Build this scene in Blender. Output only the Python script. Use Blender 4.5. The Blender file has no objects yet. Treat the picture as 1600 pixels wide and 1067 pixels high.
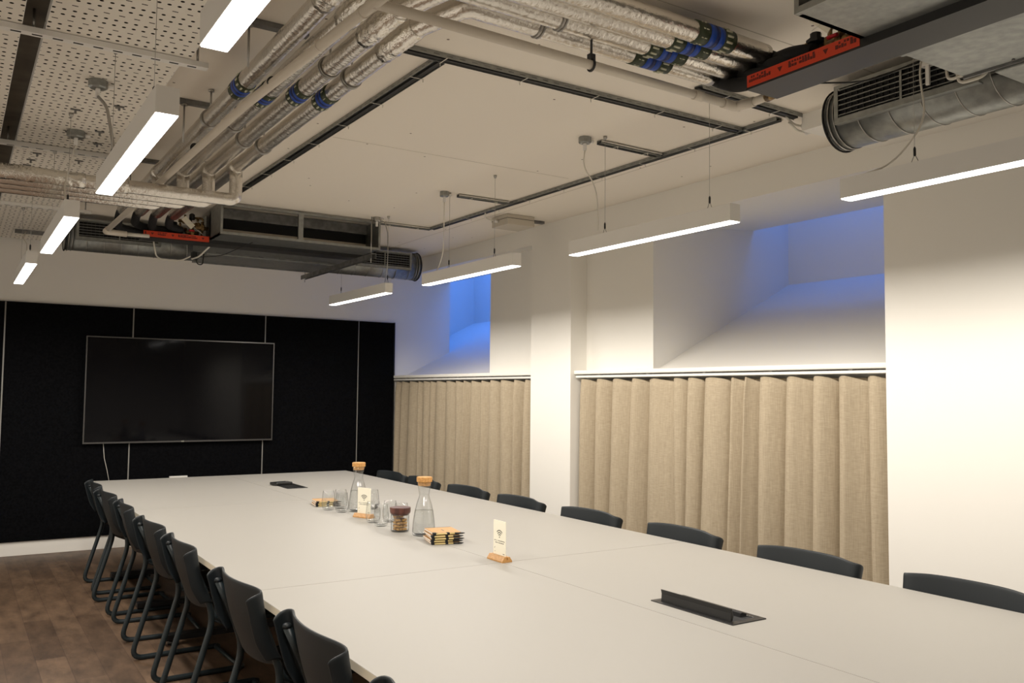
import bpy, math, random
from mathutils import Vector, Matrix
random.seed(7)
PI = math.pi
SC = bpy.context.scene
COL = SC.collection

# ------------------------------------------------------------------ camera
cam_d = bpy.data.cameras.new('camera')
cam = bpy.data.objects.new('camera', cam_d); COL.objects.link(cam)
RX, RY, RZ = (0.84026227, -0.54208795, 0.00999858), (-0.04041016, -0.04422624, 0.99820392), (-0.54067211, -0.83915714, -0.0590675)
cam.matrix_world = Matrix(((RX[0], RY[0], RZ[0], 0), (RX[1], RY[1], RZ[1], 0), (RX[2], RY[2], RZ[2], 1.5), (0, 0, 0, 1)))
cam_d.sensor_width = 36; cam_d.lens = 36 * 1355.98 / 1600
cam_d.clip_start = 0.02
SC.camera = cam

# ------------------------------------------------------------------ world (dusk daylight that reaches the light wells) and exposure
w = bpy.data.worlds.new('dusk_sky'); SC.world = w; w.use_nodes = True
bg = w.node_tree.nodes['Background']
bg.inputs[0].default_value = (0.09, 0.26, 0.95, 1); bg.inputs[1].default_value = 2.9
SC.view_settings.view_transform = 'Standard'; SC.view_settings.look = 'None'
SC.view_settings.exposure = 0.25; SC.view_settings.gamma = 1.0
SC.view_settings.use_curve_mapping = False
LAMP_W = 16.5            # watts of each ceiling lamp
LAMP_COL = (1.0, 0.935, 0.845)
DIFF_E = 7.0

# ------------------------------------------------------------------ materials
M = {}
def nd(nt, t, **kw):
    n = nt.nodes.new(t)
    for k, v in kw.items(): setattr(n, k, v)
    return n
def mat(name, col, rough=.6, metal=0, **kw):
    m = bpy.data.materials.new(name); m.use_nodes = True
    b = m.node_tree.nodes['Principled BSDF']
    b.inputs['Base Color'].default_value = (*col, 1); b.inputs['Roughness'].default_value = rough; b.inputs['Metallic'].default_value = metal
    for k, v in kw.items(): b.inputs[k.replace('_', ' ')].default_value = v
    M[name] = m
    return m
def bump(m, scale, strength, dist=.002, detail=3, stretch=None, kind='noise', coord='Object'):
    nt = m.node_tree; b = nt.nodes['Principled BSDF']
    tc = nd(nt, 'ShaderNodeTexCoord'); mp = nd(nt, 'ShaderNodeMapping')
    if stretch: mp.inputs['Scale'].default_value = stretch
    nt.links.new(tc.outputs[coord], mp.inputs[0])
    if kind == 'noise':
        t = nd(nt, 'ShaderNodeTexNoise'); t.inputs['Scale'].default_value = scale; t.inputs['Detail'].default_value = detail; o = t.outputs[0]
    else:
        t = nd(nt, 'ShaderNodeTexVoronoi'); t.inputs['Scale'].default_value = scale; o = t.outputs['Distance']
    nt.links.new(mp.outputs[0], t.inputs['Vector'])
    bp = nd(nt, 'ShaderNodeBump'); bp.inputs['Strength'].default_value = strength; bp.inputs['Distance'].default_value = dist
    nt.links.new(o, bp.inputs['Height']); nt.links.new(bp.outputs[0], b.inputs['Normal'])
    return m
def mottle(m, c1, c2, scale, stretch=None, lo=.35, hi=.65, detail=4):
    nt = m.node_tree; b = nt.nodes['Principled BSDF']
    tc = nd(nt, 'ShaderNodeTexCoord'); mp = nd(nt, 'ShaderNodeMapping')
    if stretch: mp.inputs['Scale'].default_value = stretch
    nt.links.new(tc.outputs['Object'], mp.inputs[0])
    t = nd(nt, 'ShaderNodeTexNoise'); t.inputs['Scale'].default_value = scale; t.inputs['Detail'].default_value = detail
    nt.links.new(mp.outputs[0], t.inputs['Vector'])
    cr = nd(nt, 'ShaderNodeValToRGB'); e = cr.color_ramp.elements
    e[0].position = lo; e[0].color = (*c1, 1); e[1].position = hi; e[1].color = (*c2, 1)
    nt.links.new(t.outputs[0], cr.inputs[0]); nt.links.new(cr.outputs[0], b.inputs['Base Color'])
    return m

bump(mat('wall_paint', (.83, .805, .75), .75), 60, .05)
cl = bump(mat('ceiling_paint', (.86, .80, .71), .7), 40, .06)
def specks(m, base):
    nt = m.node_tree; b = nt.nodes['Principled BSDF']
    tc = nd(nt, 'ShaderNodeTexCoord')
    v = nd(nt, 'ShaderNodeTexVoronoi', voronoi_dimensions='2D'); v.inputs['Scale'].default_value = 2.6; v.inputs['Randomness'].default_value = 1
    nt.links.new(tc.outputs['Object'], v.inputs['Vector'])
    # only some cells carry a screw mark, a few millimetres across
    a = nd(nt, 'ShaderNodeMath', operation='LESS_THAN'); a.inputs[1].default_value = .016
    nt.links.new(v.outputs['Distance'], a.inputs[0])
    s = nd(nt, 'ShaderNodeSeparateColor'); nt.links.new(v.outputs['Color'], s.inputs[0])
    g = nd(nt, 'ShaderNodeMath', operation='LESS_THAN'); g.inputs[1].default_value = .45; nt.links.new(s.outputs[0], g.inputs[0])
    mu = nd(nt, 'ShaderNodeMath', operation='MULTIPLY'); nt.links.new(a.outputs[0], mu.inputs[0]); nt.links.new(g.outputs[0], mu.inputs[1])
    mx = nd(nt, 'ShaderNodeMix', data_type='RGBA'); mx.inputs[6].default_value = (*base, 1); mx.inputs[7].default_value = (.16, .12, .09, 1)
    nt.links.new(mu.outputs[0], mx.inputs[0]); nt.links.new(mx.outputs[2], b.inputs['Base Color'])
specks(cl, (.86, .80, .71))

def floor_mat():
    m = mat('floor_planks', (.15, .09, .06), .45); nt = m.node_tree; b = nt.nodes['Principled BSDF']
    tc = nd(nt, 'ShaderNodeTexCoord'); mp = nd(nt, 'ShaderNodeMapping'); mp.inputs['Rotation'].default_value = (0, 0, PI/2)
    nt.links.new(tc.outputs['Object'], mp.inputs[0])
    br = nd(nt, 'ShaderNodeTexBrick'); br.inputs['Scale'].default_value = 1
    br.inputs['Brick Width'].default_value = .92; br.inputs['Row Height'].default_value = .15; br.inputs['Mortar Size'].default_value = .0012
    br.inputs['Color1'].default_value = (.115, .073, .046, 1); br.inputs['Color2'].default_value = (.20, .132, .084, 1); br.inputs['Mortar'].default_value = (.07, .04, .03, 1)
    br.inputs['Bias'].default_value = -.1
    nt.links.new(mp.outputs[0], br.inputs['Vector'])
    n = nd(nt, 'ShaderNodeTexNoise'); n.inputs['Scale'].default_value = 5; n.inputs['Detail'].default_value = 7; n.inputs['Roughness'].default_value = .65
    mp2 = nd(nt, 'ShaderNodeMapping'); mp2.inputs['Scale'].default_value = (2.2, .8, 1); nt.links.new(tc.outputs['Object'], mp2.inputs[0]); nt.links.new(mp2.outputs[0], n.inputs['Vector'])
    cr = nd(nt, 'ShaderNodeValToRGB'); e = cr.color_ramp.elements; e[0].position = .3; e[0].color = (.45, .42, .4, 1); e[1].position = .7; e[1].color = (1.25, 1.2, 1.15, 1)
    nt.links.new(n.outputs[0], cr.inputs[0])
    mx = nd(nt, 'ShaderNodeMix', data_type='RGBA', blend_type='MULTIPLY'); mx.inputs[0].default_value = 1
    nt.links.new(br.outputs[0], mx.inputs[6]); nt.links.new(cr.outputs[0], mx.inputs[7]); nt.links.new(mx.outputs[2], b.inputs['Base Color'])
floor_mat()

def perforated():
    m = bpy.data.materials.new('perforated_metal'); m.use_nodes = True; M['perforated_metal'] = m
    nt = m.node_tree; b = nt.nodes['Principled BSDF']; b.inputs['Base Color'].default_value = (.78, .735, .66, 1); b.inputs['Roughness'].default_value = .5
    tc = nd(nt, 'ShaderNodeTexCoord'); sp = nd(nt, 'ShaderNodeSeparateXYZ'); nt.links.new(tc.outputs['Object'], sp.inputs[0])
    def mth(op, a, c=None, d=None):
        n = nd(nt, 'ShaderNodeMath', operation=op)
        for i, q in enumerate((a, c, d)):
            if q is None: continue
            if isinstance(q, (int, float)): n.inputs[i].default_value = q
            else: nt.links.new(q, n.inputs[i])
        return n.outputs[0]
    X, Y = sp.outputs[0], sp.outputs[1]
    def cell(v, p, off=0):     # signed distance to cell centre, metres
        return mth('MULTIPLY', mth('SUBTRACT', mth('FRACT', mth('ADD', mth('DIVIDE', v, p), 100 + off)), .5), p)
    # round holes: two rows in each period of 0.15 m; slots: one row between them
    cx = cell(X, .034); per = .150
    def rows(o): return cell(Y, per, o)
    def hole(dx, dy, r): return mth('LESS_THAN', mth('ADD', mth('MULTIPLY', dx, dx), mth('MULTIPLY', dy, dy)), r*r)
    h1 = hole(cx, rows(.165), .0074); h2 = hole(cx, rows(-.165), .0074)
    cs = cell(X, .051, .25)
    sl = mth('MULTIPLY', mth('LESS_THAN', mth('ABSOLUTE', cs), .010), mth('LESS_THAN', mth('ABSOLUTE', rows(.5)), .0035))
    f = mth('MAXIMUM', mth('MAXIMUM', h1, h2), sl)
    tr = nd(nt, 'ShaderNodeBsdfDiffuse'); tr.inputs[0].default_value = (.02, .018, .016, 1); mx = nd(nt, 'ShaderNodeMixShader')   # dark of the void behind the holes put into their colour
    nt.links.new(f, mx.inputs[0]); nt.links.new(b.outputs[0], mx.inputs[1]); nt.links.new(tr.outputs[0], mx.inputs[2])
    nt.links.new(mx.outputs[0], nt.nodes['Material Output'].inputs[0])
perforated()

def linen():
    m = mat('linen', (.5, .43, .33), .9); nt = m.node_tree; b = nt.nodes['Principled BSDF']
    tc = nd(nt, 'ShaderNodeTexCoord'); outs = []
    for s in ((30, 30, 260), (260, 260, 10), (700, 700, 3)):
        mp = nd(nt, 'ShaderNodeMapping'); mp.inputs['Scale'].default_value = s; nt.links.new(tc.outputs['Object'], mp.inputs[0])
        n = nd(nt, 'ShaderNodeTexNoise'); n.inputs['Scale'].default_value = 1; n.inputs['Detail'].default_value = 2; nt.links.new(mp.outputs[0], n.inputs['Vector']); outs.append(n.outputs[0])
    a = nd(nt, 'ShaderNodeMath', operation='ADD'); nt.links.new(outs[0], a.inputs[0]); nt.links.new(outs[1], a.inputs[1])
    a2 = nd(nt, 'ShaderNodeMath', operation='MULTIPLY'); nt.links.new(a.outputs[0], a2.inputs[0]); a2.inputs[1].default_value = .5
    cr = nd(nt, 'ShaderNodeValToRGB'); e = cr.color_ramp.elements; e[0].position = .3; e[0].color = (.325, .262, .18, 1); e[1].position = .7; e[1].color = (.48, .40, .285, 1)
    nt.links.new(a2.outputs[0], cr.inputs[0]); nt.links.new(cr.outputs[0], b.inputs['Base Color'])
    bp = nd(nt, 'ShaderNodeBump'); bp.inputs['Strength'].default_value = .25; bp.inputs['Distance'].default_value = .001; nt.links.new(a2.outputs[0], bp.inputs['Height']); nt.links.new(bp.outputs[0], b.inputs['Normal'])
linen()

mottle(bump(mat('felt', (.006, .006, .007), .95, 0, Specular_IOR_Level=.08), 300, .3), (.0015, .0017, .0022), (.004, .0043, .0052), 50)
mottle(mat('dark_grey_mottled', (.14, .125, .10), .85), (.11, .098, .08), (.17, .15, .12), 6)
mat('seam_strip', (.26, .25, .23), .5)
bump(mat('table_laminate', (.345, .328, .298), .55, 0, Specular_IOR_Level=.3), 400, .03, .0003)
mat('table_edge', (.62, .55, .43), .5)
bump(mat('chair_plastic', (.010, .0135, .016), .5, 0, Specular_IOR_Level=.35), 500, .15, .0004)
mat('chair_tube', (.011, .019, .023), .42)
mat('black_metal', (.012, .012, .013), .4)
mat('black_plastic', (.012, .012, .012), .35)
mat('black_rubber', (.006, .006, .007), .8)
mat('screen_glass', (.002, .002, .003), .06, 0, Specular_IOR_Level=.16)
mat('tv_bezel', (.085, .082, .08), .35, .8)
mat('white_metal', (.78, .765, .73), .4)
mat('white_plastic', (.75, .73, .69), .45)
mat('cream_plastic', (.68, .62, .53), .4)
bump(mat('foil', (.76, .725, .67), .27, 1), 55, .55, .006, 4, kind='noise')
bump(mat('foil_wrinkled', (.8, .77, .71), .24, 1), 28, 1.0, .012, 5)
mottle(bump(mat('galvanised', (.42, .43, .42), .42, .85), 12, .05), (.26, .27, .262), (.34, .35, .335), 25)
mottle(mat('galvanised_dark', (.2, .2, .2), .5, .7), (.15, .15, .15), (.25, .25, .245), 18)
mat('steel', (.4, .39, .37), .35, .9)
mat('band_green', (.035, .05, .022), .45)
mat('band_blue', (.012, .07, .42), .4)
mat('band_navy', (.008, .02, .12), .4)
mat('band_cream', (.62, .62, .47), .5)
mat('tape_orange', (.62, .05, .012), .5)
mat('tape_print', (.12, .012, .006), .6)
mottle(mat('brass', (.35, .22, .09), .35, .9), (.14, .09, .045), (.42, .28, .12), 60)
mat('red_plastic', (.55, .01, .02), .4)
mat('yellow_plastic', (.7, .55, .03), .4)
mottle(bump(mat('cork', (.72, .42, .16), .8), 150, .4), (.42, .21, .06), (.62, .33, .11), 130)
mottle(mat('oak', (.68, .38, .13), .45), (.46, .23, .065), (.60, .32, .11), 8, (1, 14, 14))
mottle(mat('dark_wood', (.09, .03, .02), .35), (.06, .02, .015), (.13, .045, .03), 10, (10, 1, 1))
mottle(mat('kraft', (.62, .38, .17), .75), (.44, .25, .10), (.54, .32, .14), 90)
mat('paper', (.8, .74, .66), .8)
mat('card', (.86, .82, .68), .6)
mat('print', (.11, .10, .085), .7)
mat('pen_body', (.60, .47, .2), .5)
mottle(mat('biscuit_wrap', (.4, .2, .06), .35, .3), (.2, .085, .025), (.62, .36, .1), 70)
def thin_glass(name, rim, refl, tint):
    m = bpy.data.materials.new(name); m.use_nodes = True; M[name] = m; nt = m.node_tree; nt.nodes.remove(nt.nodes['Principled BSDF'])
    tr = nd(nt, 'ShaderNodeBsdfTransparent'); g = nd(nt, 'ShaderNodeBsdfGlossy'); g.inputs['Roughness'].default_value = .02
    fr = nd(nt, 'ShaderNodeValToRGB'); mx = nd(nt, 'ShaderNodeMixShader')
    lw = nd(nt, 'ShaderNodeLayerWeight'); lw.inputs[0].default_value = .5; cr = nd(nt, 'ShaderNodeValToRGB'); e = cr.color_ramp.elements
    e[0].position = .74; e[0].color = (*tint, 1); e[1].position = 1; e[1].color = (*rim, 1)
    nt.links.new(lw.outputs['Facing'], cr.inputs[0]); nt.links.new(cr.outputs[0], tr.inputs[0])
    q = fr.color_ramp.elements; q[0].position = .5; q[0].color = (refl, refl, refl, 1); q[1].position = 1; q[1].color = (.5, .5, .5, 1); k_ = q.new(.88); k_.color = (refl*3,)*3 + (1,)
    nt.links.new(lw.outputs['Facing'], fr.inputs[0]); nt.links.new(fr.outputs[0], mx.inputs[0]); nt.links.new(tr.outputs[0], mx.inputs[1]); nt.links.new(g.outputs[0], mx.inputs[2])
    nt.links.new(mx.outputs[0], nt.nodes['Material Output'].inputs[0])
thin_glass('glass', (.12, .14, .15), .06, (.975, .98, .98))
thin_glass('water', (.5, .52, .52), .035, (.955, .96, .955))
mat('pane_glass', (.9, .95, 1), .0, 0, IOR=1.02, Transmission_Weight=1.0)
mat('cable_white', (.7, .67, .6), .5)
mat('cable_strip_black', (.01, .01, .01), .5)
mat('beam_cream', (.55, .5, .42), .6)
mat('sign_logo', (.5, .5, .5), .5)
d = bpy.data.materials.new('lamp_diffuser'); d.use_nodes = True; M['lamp_diffuser'] = d
b = d.node_tree.nodes['Principled BSDF']; b.inputs['Base Color'].default_value = (.9, .9, .88, 1)
b.inputs['Emission Color'].default_value = (1, .97, .93, 1); b.inputs['Emission Strength'].default_value = DIFF_E

# ------------------------------------------------------------------ mesh builder
class MB:
    def __init__(s): s.v = []; s.f = []; s.m = []; s.sm = []; s.mats = []
    def _mi(s, mt):
        if mt is None: return 0 if s.mats else -1
        if mt not in s.mats: s.mats.append(mt)
        return s.mats.index(mt)
    def add(s, vs, fs, mt=None, smooth=False):
        k = len(s.v); s.v += [tuple(v) for v in vs]; mi = s._mi(mt)
        for f in fs: s.f.append(tuple(i + k for i in f)); s.m.append(mi); s.sm.append(smooth)
        return s
    def box(s, a, b, mt=None, rot=None, at=(0, 0, 0)):
        x0, y0, z0 = (min(p, q) for p, q in zip(a, b)); x1, y1, z1 = (max(p, q) for p, q in zip(a, b))
        vs = [Vector(p) for p in ((x0,y0,z0),(x1,y0,z0),(x1,y1,z0),(x0,y1,z0),(x0,y0,z1),(x1,y0,z1),(x1,y1,z1),(x0,y1,z1))]
        if rot is not None: vs = [rot @ v + Vector(at) for v in vs]
        return s.add(vs, [(0,3,2,1),(4,5,6,7),(0,1,5,4),(1,2,6,5),(2,3,7,6),(3,0,4,7)], mt)
    def prism(s, poly, axis, lo, hi, mt=None):
        # poly: 2D points in the plane of the two other axes (in x,y,z order)
        def P(a, b, c):
            return {'x': (c, a, b), 'y': (a, c, b), 'z': (a, b, c)}[axis]
        n = len(poly); vs = [P(a, b, lo) for a, b in poly] + [P(a, b, hi) for a, b in poly]
        fs = [tuple(range(n))[::-1], tuple(range(n, 2*n))] + [(i, (i+1) % n, n + (i+1) % n, n + i) for i in range(n)]
        return s.add(vs, fs, mt)
    def lathe(s, prof, c=(0, 0, 0), seg=28, mt=None, smooth=True):
        vs = []; fs = []; n = len(prof); cx, cy, cz = c
        for i in range(seg):
            a = 2*PI*i/seg
            for r, z in prof: vs.append((cx + r*math.cos(a), cy + r*math.sin(a), cz + z))
        for i in range(seg):
            j = (i+1) % seg
            for k in range(n-1): fs.append((i*n+k, j*n+k, j*n+k+1, i*n+k+1))
        if prof[0][0] > 1e-6: fs.append(tuple(i*n for i in range(seg))[::-1])
        if prof[-1][0] > 1e-6: fs.append(tuple(i*n+n-1 for i in range(seg)))
        return s.add(vs, fs, mt, smooth)
    def tube(s, pts, r, seg=12, mt=None, cap=True, jit=0, rads=None):
        pts = [Vector(p) for p in pts]; n = len(pts); vs = []; fs = []
        up = None
        for i, p in enumerate(pts):
            t = ((pts[min(i+1, n-1)] - p).normalized() + (p - pts[max(i-1, 0)]).normalized())
            t = t.normalized() if t.length > 1e-9 else (pts[min(i+1, n-1)] - pts[max(i-1, 0)]).normalized()
            if up is None:
                up = Vector((0, 0, 1)) if abs(t.z) < .9 else Vector((1, 0, 0))
            sx = t.cross(up).normalized(); up = sx.cross(t).normalized()
            rr = rads[i] if rads else r
            for k in range(seg):
                a = 2*PI*k/seg; q = rr * (1 + (random.uniform(-jit, jit) if jit else 0))
                vs.append(p + sx*math.cos(a)*q + up*math.sin(a)*q)
        for i in range(n-1):
            for k in range(seg):
                j = (k+1) % seg; fs.append((i*seg+k, i*seg+j, (i+1)*seg+j, (i+1)*seg+k))
        s.add(vs, fs, mt, True)
        if cap:
            e = len(s.v) - len(vs); mi = s._mi(mt)
            s.f.append(tuple(e+k for k in range(seg))[::-1]); s.m.append(mi); s.sm.append(False)
            s.f.append(tuple(e+(n-1)*seg+k for k in range(seg))); s.m.append(mi); s.sm.append(False)
        return s
    def build(s, name, mt=None, parent=None, bevel=0, solid=0, bseg=2, loc=None):
        me = bpy.data.meshes.new(name); me.from_pydata(s.v, [], s.f)
        mats = list(s.mats) or [mt]
        if mt is not None and mt not in mats: mats.insert(0, mt); s.m = [i+1 if s.mats else 0 for i in s.m]
        for q in mats: me.materials.append(M[q])
        for p, i, sm in zip(me.polygons, s.m, s.sm): p.material_index = max(i, 0); p.use_smooth = sm
        me.update()
        o = bpy.data.objects.new(name, me); COL.objects.link(o)
        if parent is not None: o.parent = parent
        if loc is not None: o.location = loc
        if solid: q = o.modifiers.new('solid', 'SOLIDIFY'); q.thickness = solid; q.offset = 0
        if bevel: q = o.modifiers.new('bevel', 'BEVEL'); q.width = bevel; q.segments = bseg; q.limit_method = 'ANGLE'; q.angle_limit = .6
        return o

def arc_path(pts, rad, n=6, step=None):
    """polyline with rounded corners; step resamples straights"""
    pts = [Vector(p) for p in pts]; out = [pts[0]]
    for i in range(1, len(pts)-1):
        a, p, c = pts[i-1], pts[i], pts[i+1]
        d0 = (a-p).normalized(); d1 = (c-p).normalized(); r = min(rad, (a-p).length*.49, (c-p).length*.49)
        p0, p1 = p + d0*r, p + d1*r
        for k in range(n+1):
            t = k/n; out.append(p0*(1-t)**2 + p*2*t*(1-t) + p1*t*t)
    out.append(pts[-1])
    if step:
        res = [out[0]]
        for a, c in zip(out, out[1:]):
            m = max(1, int((c-a).length/step))
            for k in range(1, m+1): res.append(a.lerp(c, k/m))
        out = res
    return out
def sag(a, b, drop, n=10, side=(0, 0, 0)):
    a, b, sd = Vector(a), Vector(b), Vector(side)
    return [a.lerp(b, i/n) + (Vector((0, 0, -drop)) + sd)*math.sin(PI*i/n) for i in range(n+1)]
def tag(o, label, cat, group=None, kind=None):
    o['label'] = label; o['category'] = cat
    if group: o['group'] = group
    if kind: o['kind'] = kind
    return o
def thing(name, label, cat, loc=(0, 0, 0), rz=0, group=None):
    o = bpy.data.objects.new(name, None); COL.objects.link(o); o.empty_display_size = .1
    o.location = loc; o.rotation_euler = (0, 0, rz)
    return tag(o, label, cat, group)
def struct(name, mb, mt, **kw):
    o = mb.build(name, mt, **kw); o['kind'] = 'structure'; return o
def copy_tree(o, parent=None):
    c = o.copy(); COL.objects.link(c)
    if parent is not None: c.parent = parent
    for ch in list(o.children): copy_tree(ch, c)
    return c
def place(proto, used, loc, rz, label, group=None):
    o = proto if not used else copy_tree(proto)
    o.location = loc; o.rotation_euler = (0, 0, rz); o['label'] = label
    if group: o['group'] = group
    return o

# ------------------------------------------------------------------ room shell
CE = 2.93; XL = -1.2; YB = -1.6; YF = 9.02; W1 = 4.17; W2 = 4.33; XB = 5.83
struct('floor', MB().box((XL-.1, YB-.1, -.1), (XB+.2, 10.2, 0)), 'floor_planks')
struct('ceiling', MB().box((XL-.1, YB-.1, CE), (W1+.02, YF+.1, CE+.12)), 'ceiling_paint')
struct('wall_far', MB().box((XL-.1, YF, 0), (W2, YF+.16, CE+.12)), 'wall_paint')
struct('wall_left', MB().box((XL-.1, YB, 0), (XL, YF, CE+.12)), 'wall_paint')
struct('wall_back', MB().box((XL-.1, YB-.1, 0), (XB, YB, CE+.12)), 'wall_paint')
R = MB()
R.box((W1, YB, 0), (XB, 2.8, 3.45))                          # near pier and the jamb behind it
R.box((W1, 5.6, 0), (W2, 6.17, 3.1))                         # column between the alcoves
R.box((W2, 4.80, 0), (XB, 7.11, 3.45))                       # wall behind the column, window jambs
R.prism([(W1, 2.738), (5.41, 2.83), (5.41, 3.45), (W1, 3.45)], 'y', 2.8, 5.6)     # beam and soffit over the near alcove
R.prism([(W1, 2.775), (4.93, 2.80), (4.93, 3.45), (W1, 3.45)], 'y', 6.17, YF)     # beam and soffit over the far alcove
R.prism([(W2, 0), (XB, 0), (XB, 2.42), (W2, 1.665)], 'y', 2.8, 4.80)              # sloping sill, near window
R.prism([(W2, 0), (XB, 0), (XB, 2.42), (W2, 1.665)], 'y', 7.11, YF)
R.prism([(4.93, 0), (XB, 0), (XB, 2.42), (4.93, 1.966)], 'y', YF, 10.0)
R.box((W2, YF, 0), (4.93, YF+.3, 3.45))
R.box((XB, 2.0, 0), (XB+.15, 10.15, 3.45)); R.box((4.93, 10.0, 0), (XB, 10.15, 3.45)); R.box((4.80, YF+.3, 0), (4.93, 10.15, 3.45))
struct('wall_right', R, 'wall_paint')
struct('trim_1', MB().box((3.585, YB, 2.845), (W1, 2.86, CE+.01)), 'wall_paint')  # boxing under the ceiling, near right
struct('baseboard_far', MB().box((XL, YF-.015, 0), (W2, YF, .125)), 'wall_paint', bevel=.003)
struct('trim_2', MB().box((W1+.03, 2.8, 1.652), (W2+.01, 5.6, 1.684)), 'wall_paint', bevel=.008)
struct('trim_3', MB().box((W1+.03, 6.17, 1.652), (W2+.01, YF, 1.684)), 'wall_paint', bevel=.008)
# glazing over the two light wells
for n, (x0, y0, y1) in enumerate(((5.41, 2.8, 4.8), (4.93, 7.11, 10.0)), 1):
    f = MB().box((x0, y0, 3.45), (x0+.05, y1, 3.5)).box((XB-.05, y0, 3.45), (XB, y1, 3.5)).box((x0+.05, y0, 3.45), (XB-.05, y0+.05, 3.5)).box((x0+.05, y1-.05, 3.45), (XB-.05, y1, 3.5))
    wo = struct('window_%d' % n, f, 'white_metal')
    MB().box((x0+.05, y0+.05, 3.47), (XB-.05, y1-.05, 3.476)).build('window_pane', 'pane_glass', wo)
struct('trim_5', MB().box((XL, 1.5, 2.925), (.70, YF, CE+.001)), 'dark_grey_mottled')     # dark grey strip laid on the ceiling above the perforated panels
# fine joint lines between the plasterboards of the ceiling
jl = MB()
jl.box((1.5, 2.30, CE-.0012), (3.58, 2.304, CE+.001)); jl.box((1.75, 4.6, CE-.001), (3.4, 4.604, CE+.001)); jl.box((3.62, 3.1, CE-.001), (3.624, 8.9, CE+.001))
struct('trim_4', jl, 'beam_cream')

# black felt wall panels with thin light joints
xs = [XL, -.69, .38, 1.45, 2.73, 3.77, 4.205]
who = ['black felt panel at far left, beyond the left edge of the photo', 'black felt panel left of the first pale joint at the photo edge', 'black felt wall panel behind the left part of the television',
       'black felt wall panel behind the middle of the television', 'black felt wall panel right of the television', 'narrow black felt panel at the right end next to the corner']
for i in range(1, 6):
    lab = who[i]
    p = MB().box((xs[i]+.006, YF-.035, .127), (xs[i+1]-.006, YF-.001, 2.278)).build('wall_panel', 'felt', bevel=.002)
    tag(p, lab, 'wall panel', 'black felt panels on the far wall')
    js = MB().box((xs[i]-.006, YF-.03, .127), (xs[i]+.006, YF-.001, 2.278)).build('joint_strip', 'seam_strip', p)
MB().box((4.199, YF-.036, .127), (4.21, YF-.001, 2.282)).build('edge_trim', 'black_plastic', p)

# television
tv = thing('television', 'large flat black television on the black felt wall', 'television', (1.925, YF-.036, 1.49))
MB().box((-.88, -.05, -.5), (.88, -.008, .5)).build('case', 'black_plastic', tv, bevel=.004)
fr = MB(); w_, h_, t_ = .886, .503, .011
for a, b_ in (((-w_, -h_), (w_, -h_+t_+.004)), ((-w_, h_-t_), (w_, h_)), ((-w_, -h_+t_+.004), (-w_+t_, h_-t_)), ((w_-t_, -h_+t_+.004), (w_, h_-t_))):
    fr.box((a[0], -.058, a[1]), (b_[0], -.03, b_[1]))
fr.build('bezel', 'tv_bezel', tv)
MB().box((-w_+t_, -.053, -h_+t_+.004), (w_-t_, -.0505, h_-t_)).build('screen', 'screen_glass', tv)
MB().box((-.25, -.01, -.2), (.25, .0, .2)).build('wall_mount', 'black_metal', tv)
def text_mesh(body, size, name, mt, parent, mtx):
    cu = bpy.data.curves.new(name, 'FONT'); cu.body = body; cu.size = size; cu.align_x = 'CENTER'; cu.align_y = 'CENTER'; cu.extrude = .0004
    t = bpy.data.objects.new(name, cu); me = bpy.data.meshes.new_from_object(t); bpy.data.objects.remove(t)
    me.materials.clear(); me.materials.append(M[mt])
    o = bpy.data.objects.new(name, me); COL.objects.link(o); o.parent = parent; o.matrix_local = mtx; return o
text_mesh('LG', .02, 'logo', 'band_cream', tv, Matrix.Translation((.0, -.0586, -.495)) @ Matrix.Rotation(PI/2, 4, 'X'))
tag(MB().tube([(1.222, YF-.04, .985), (1.235, YF-.041, .85), (1.262, YF-.04, .74), (1.29, YF-.041, .60)], .0025, 8).build('television_cable', 'cable_white'), 'thin pale cable hanging down below the left half of the television', 'cable')
so = tag(MB().box((1.82, YF-.06, .585), (1.99, YF-.036, .655)).build('wall_socket', 'white_plastic', bevel=.003), 'white socket plate on the black wall just behind the table end', 'socket')
MB().box((1.85, YF-.063, .6), (1.96, YF-.06, .64)).build('socket_insert', 'paper', so)

# ------------------------------------------------------------------ curtains
def curtain(x, y0, y1, z1, label, seed, n_f):
    rnd = random.Random(seed); ys = []; t = 0
    wd = [rnd.uniform(.6, 1.4) for _ in range(n_f)]; tot = sum(wd); cum = [0]
    for q in wd: cum.append(cum[-1] + q/tot)
    amp = [rnd.uniform(.55, 1.15) for _ in range(n_f)]; sk = [rnd.uniform(-.25, .25) for _ in range(n_f)]
    drift = [rnd.uniform(-.6, .6) for _ in range(n_f+1)]
    NZ = 26; per = 16; vs = []; fs = []; cols = n_f*per + 1
    for j in range(NZ+1):
        v = j/NZ; z = .02 + (z1-.02)*v
        for i in range(cols):
            k = min(i//per, n_f-1); u = (i - k*per)/per
            a = cum[k] + drift[k]*(1-v)*.6/n_f*(k > 0); b_ = cum[k+1] + drift[k+1]*(1-v)*.6/n_f*(k+1 < n_f)
            uu = u + sk[k]*math.sin(PI*u)*.35
            yy = y0 + (y1-y0)*(a + (b_-a)*uu)
            um = u**1.45; fold = 1 - 2*abs(math.sin(PI*um))**.7
            A = .055*amp[k]*(.8 + .35*(1-v)) * (1 if v < .93 else 1-.25*(v-.93)/.07)
            xx = x + fold*A + .006*math.sin(7*yy + 5*v)*(1-v)
            yy += .016*math.sin(2*PI*u)*amp[k]*sk[k]*4
            zz = z - (.012*(1 + math.sin(2*PI*u+.8))/2 if j == NZ else 0)
            vs.append((xx, yy, zz))
    for j in range(NZ):
        for i in range(cols-1):
            q = j*cols + i; fs.append((q, q+1, q+cols+1, q+cols))
    c = MB().add(vs, fs, None, True).build('curtain', 'linen', solid=.0025)
    tag(c, label, 'curtain')
    # header hem: stitched line
    return c
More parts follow.
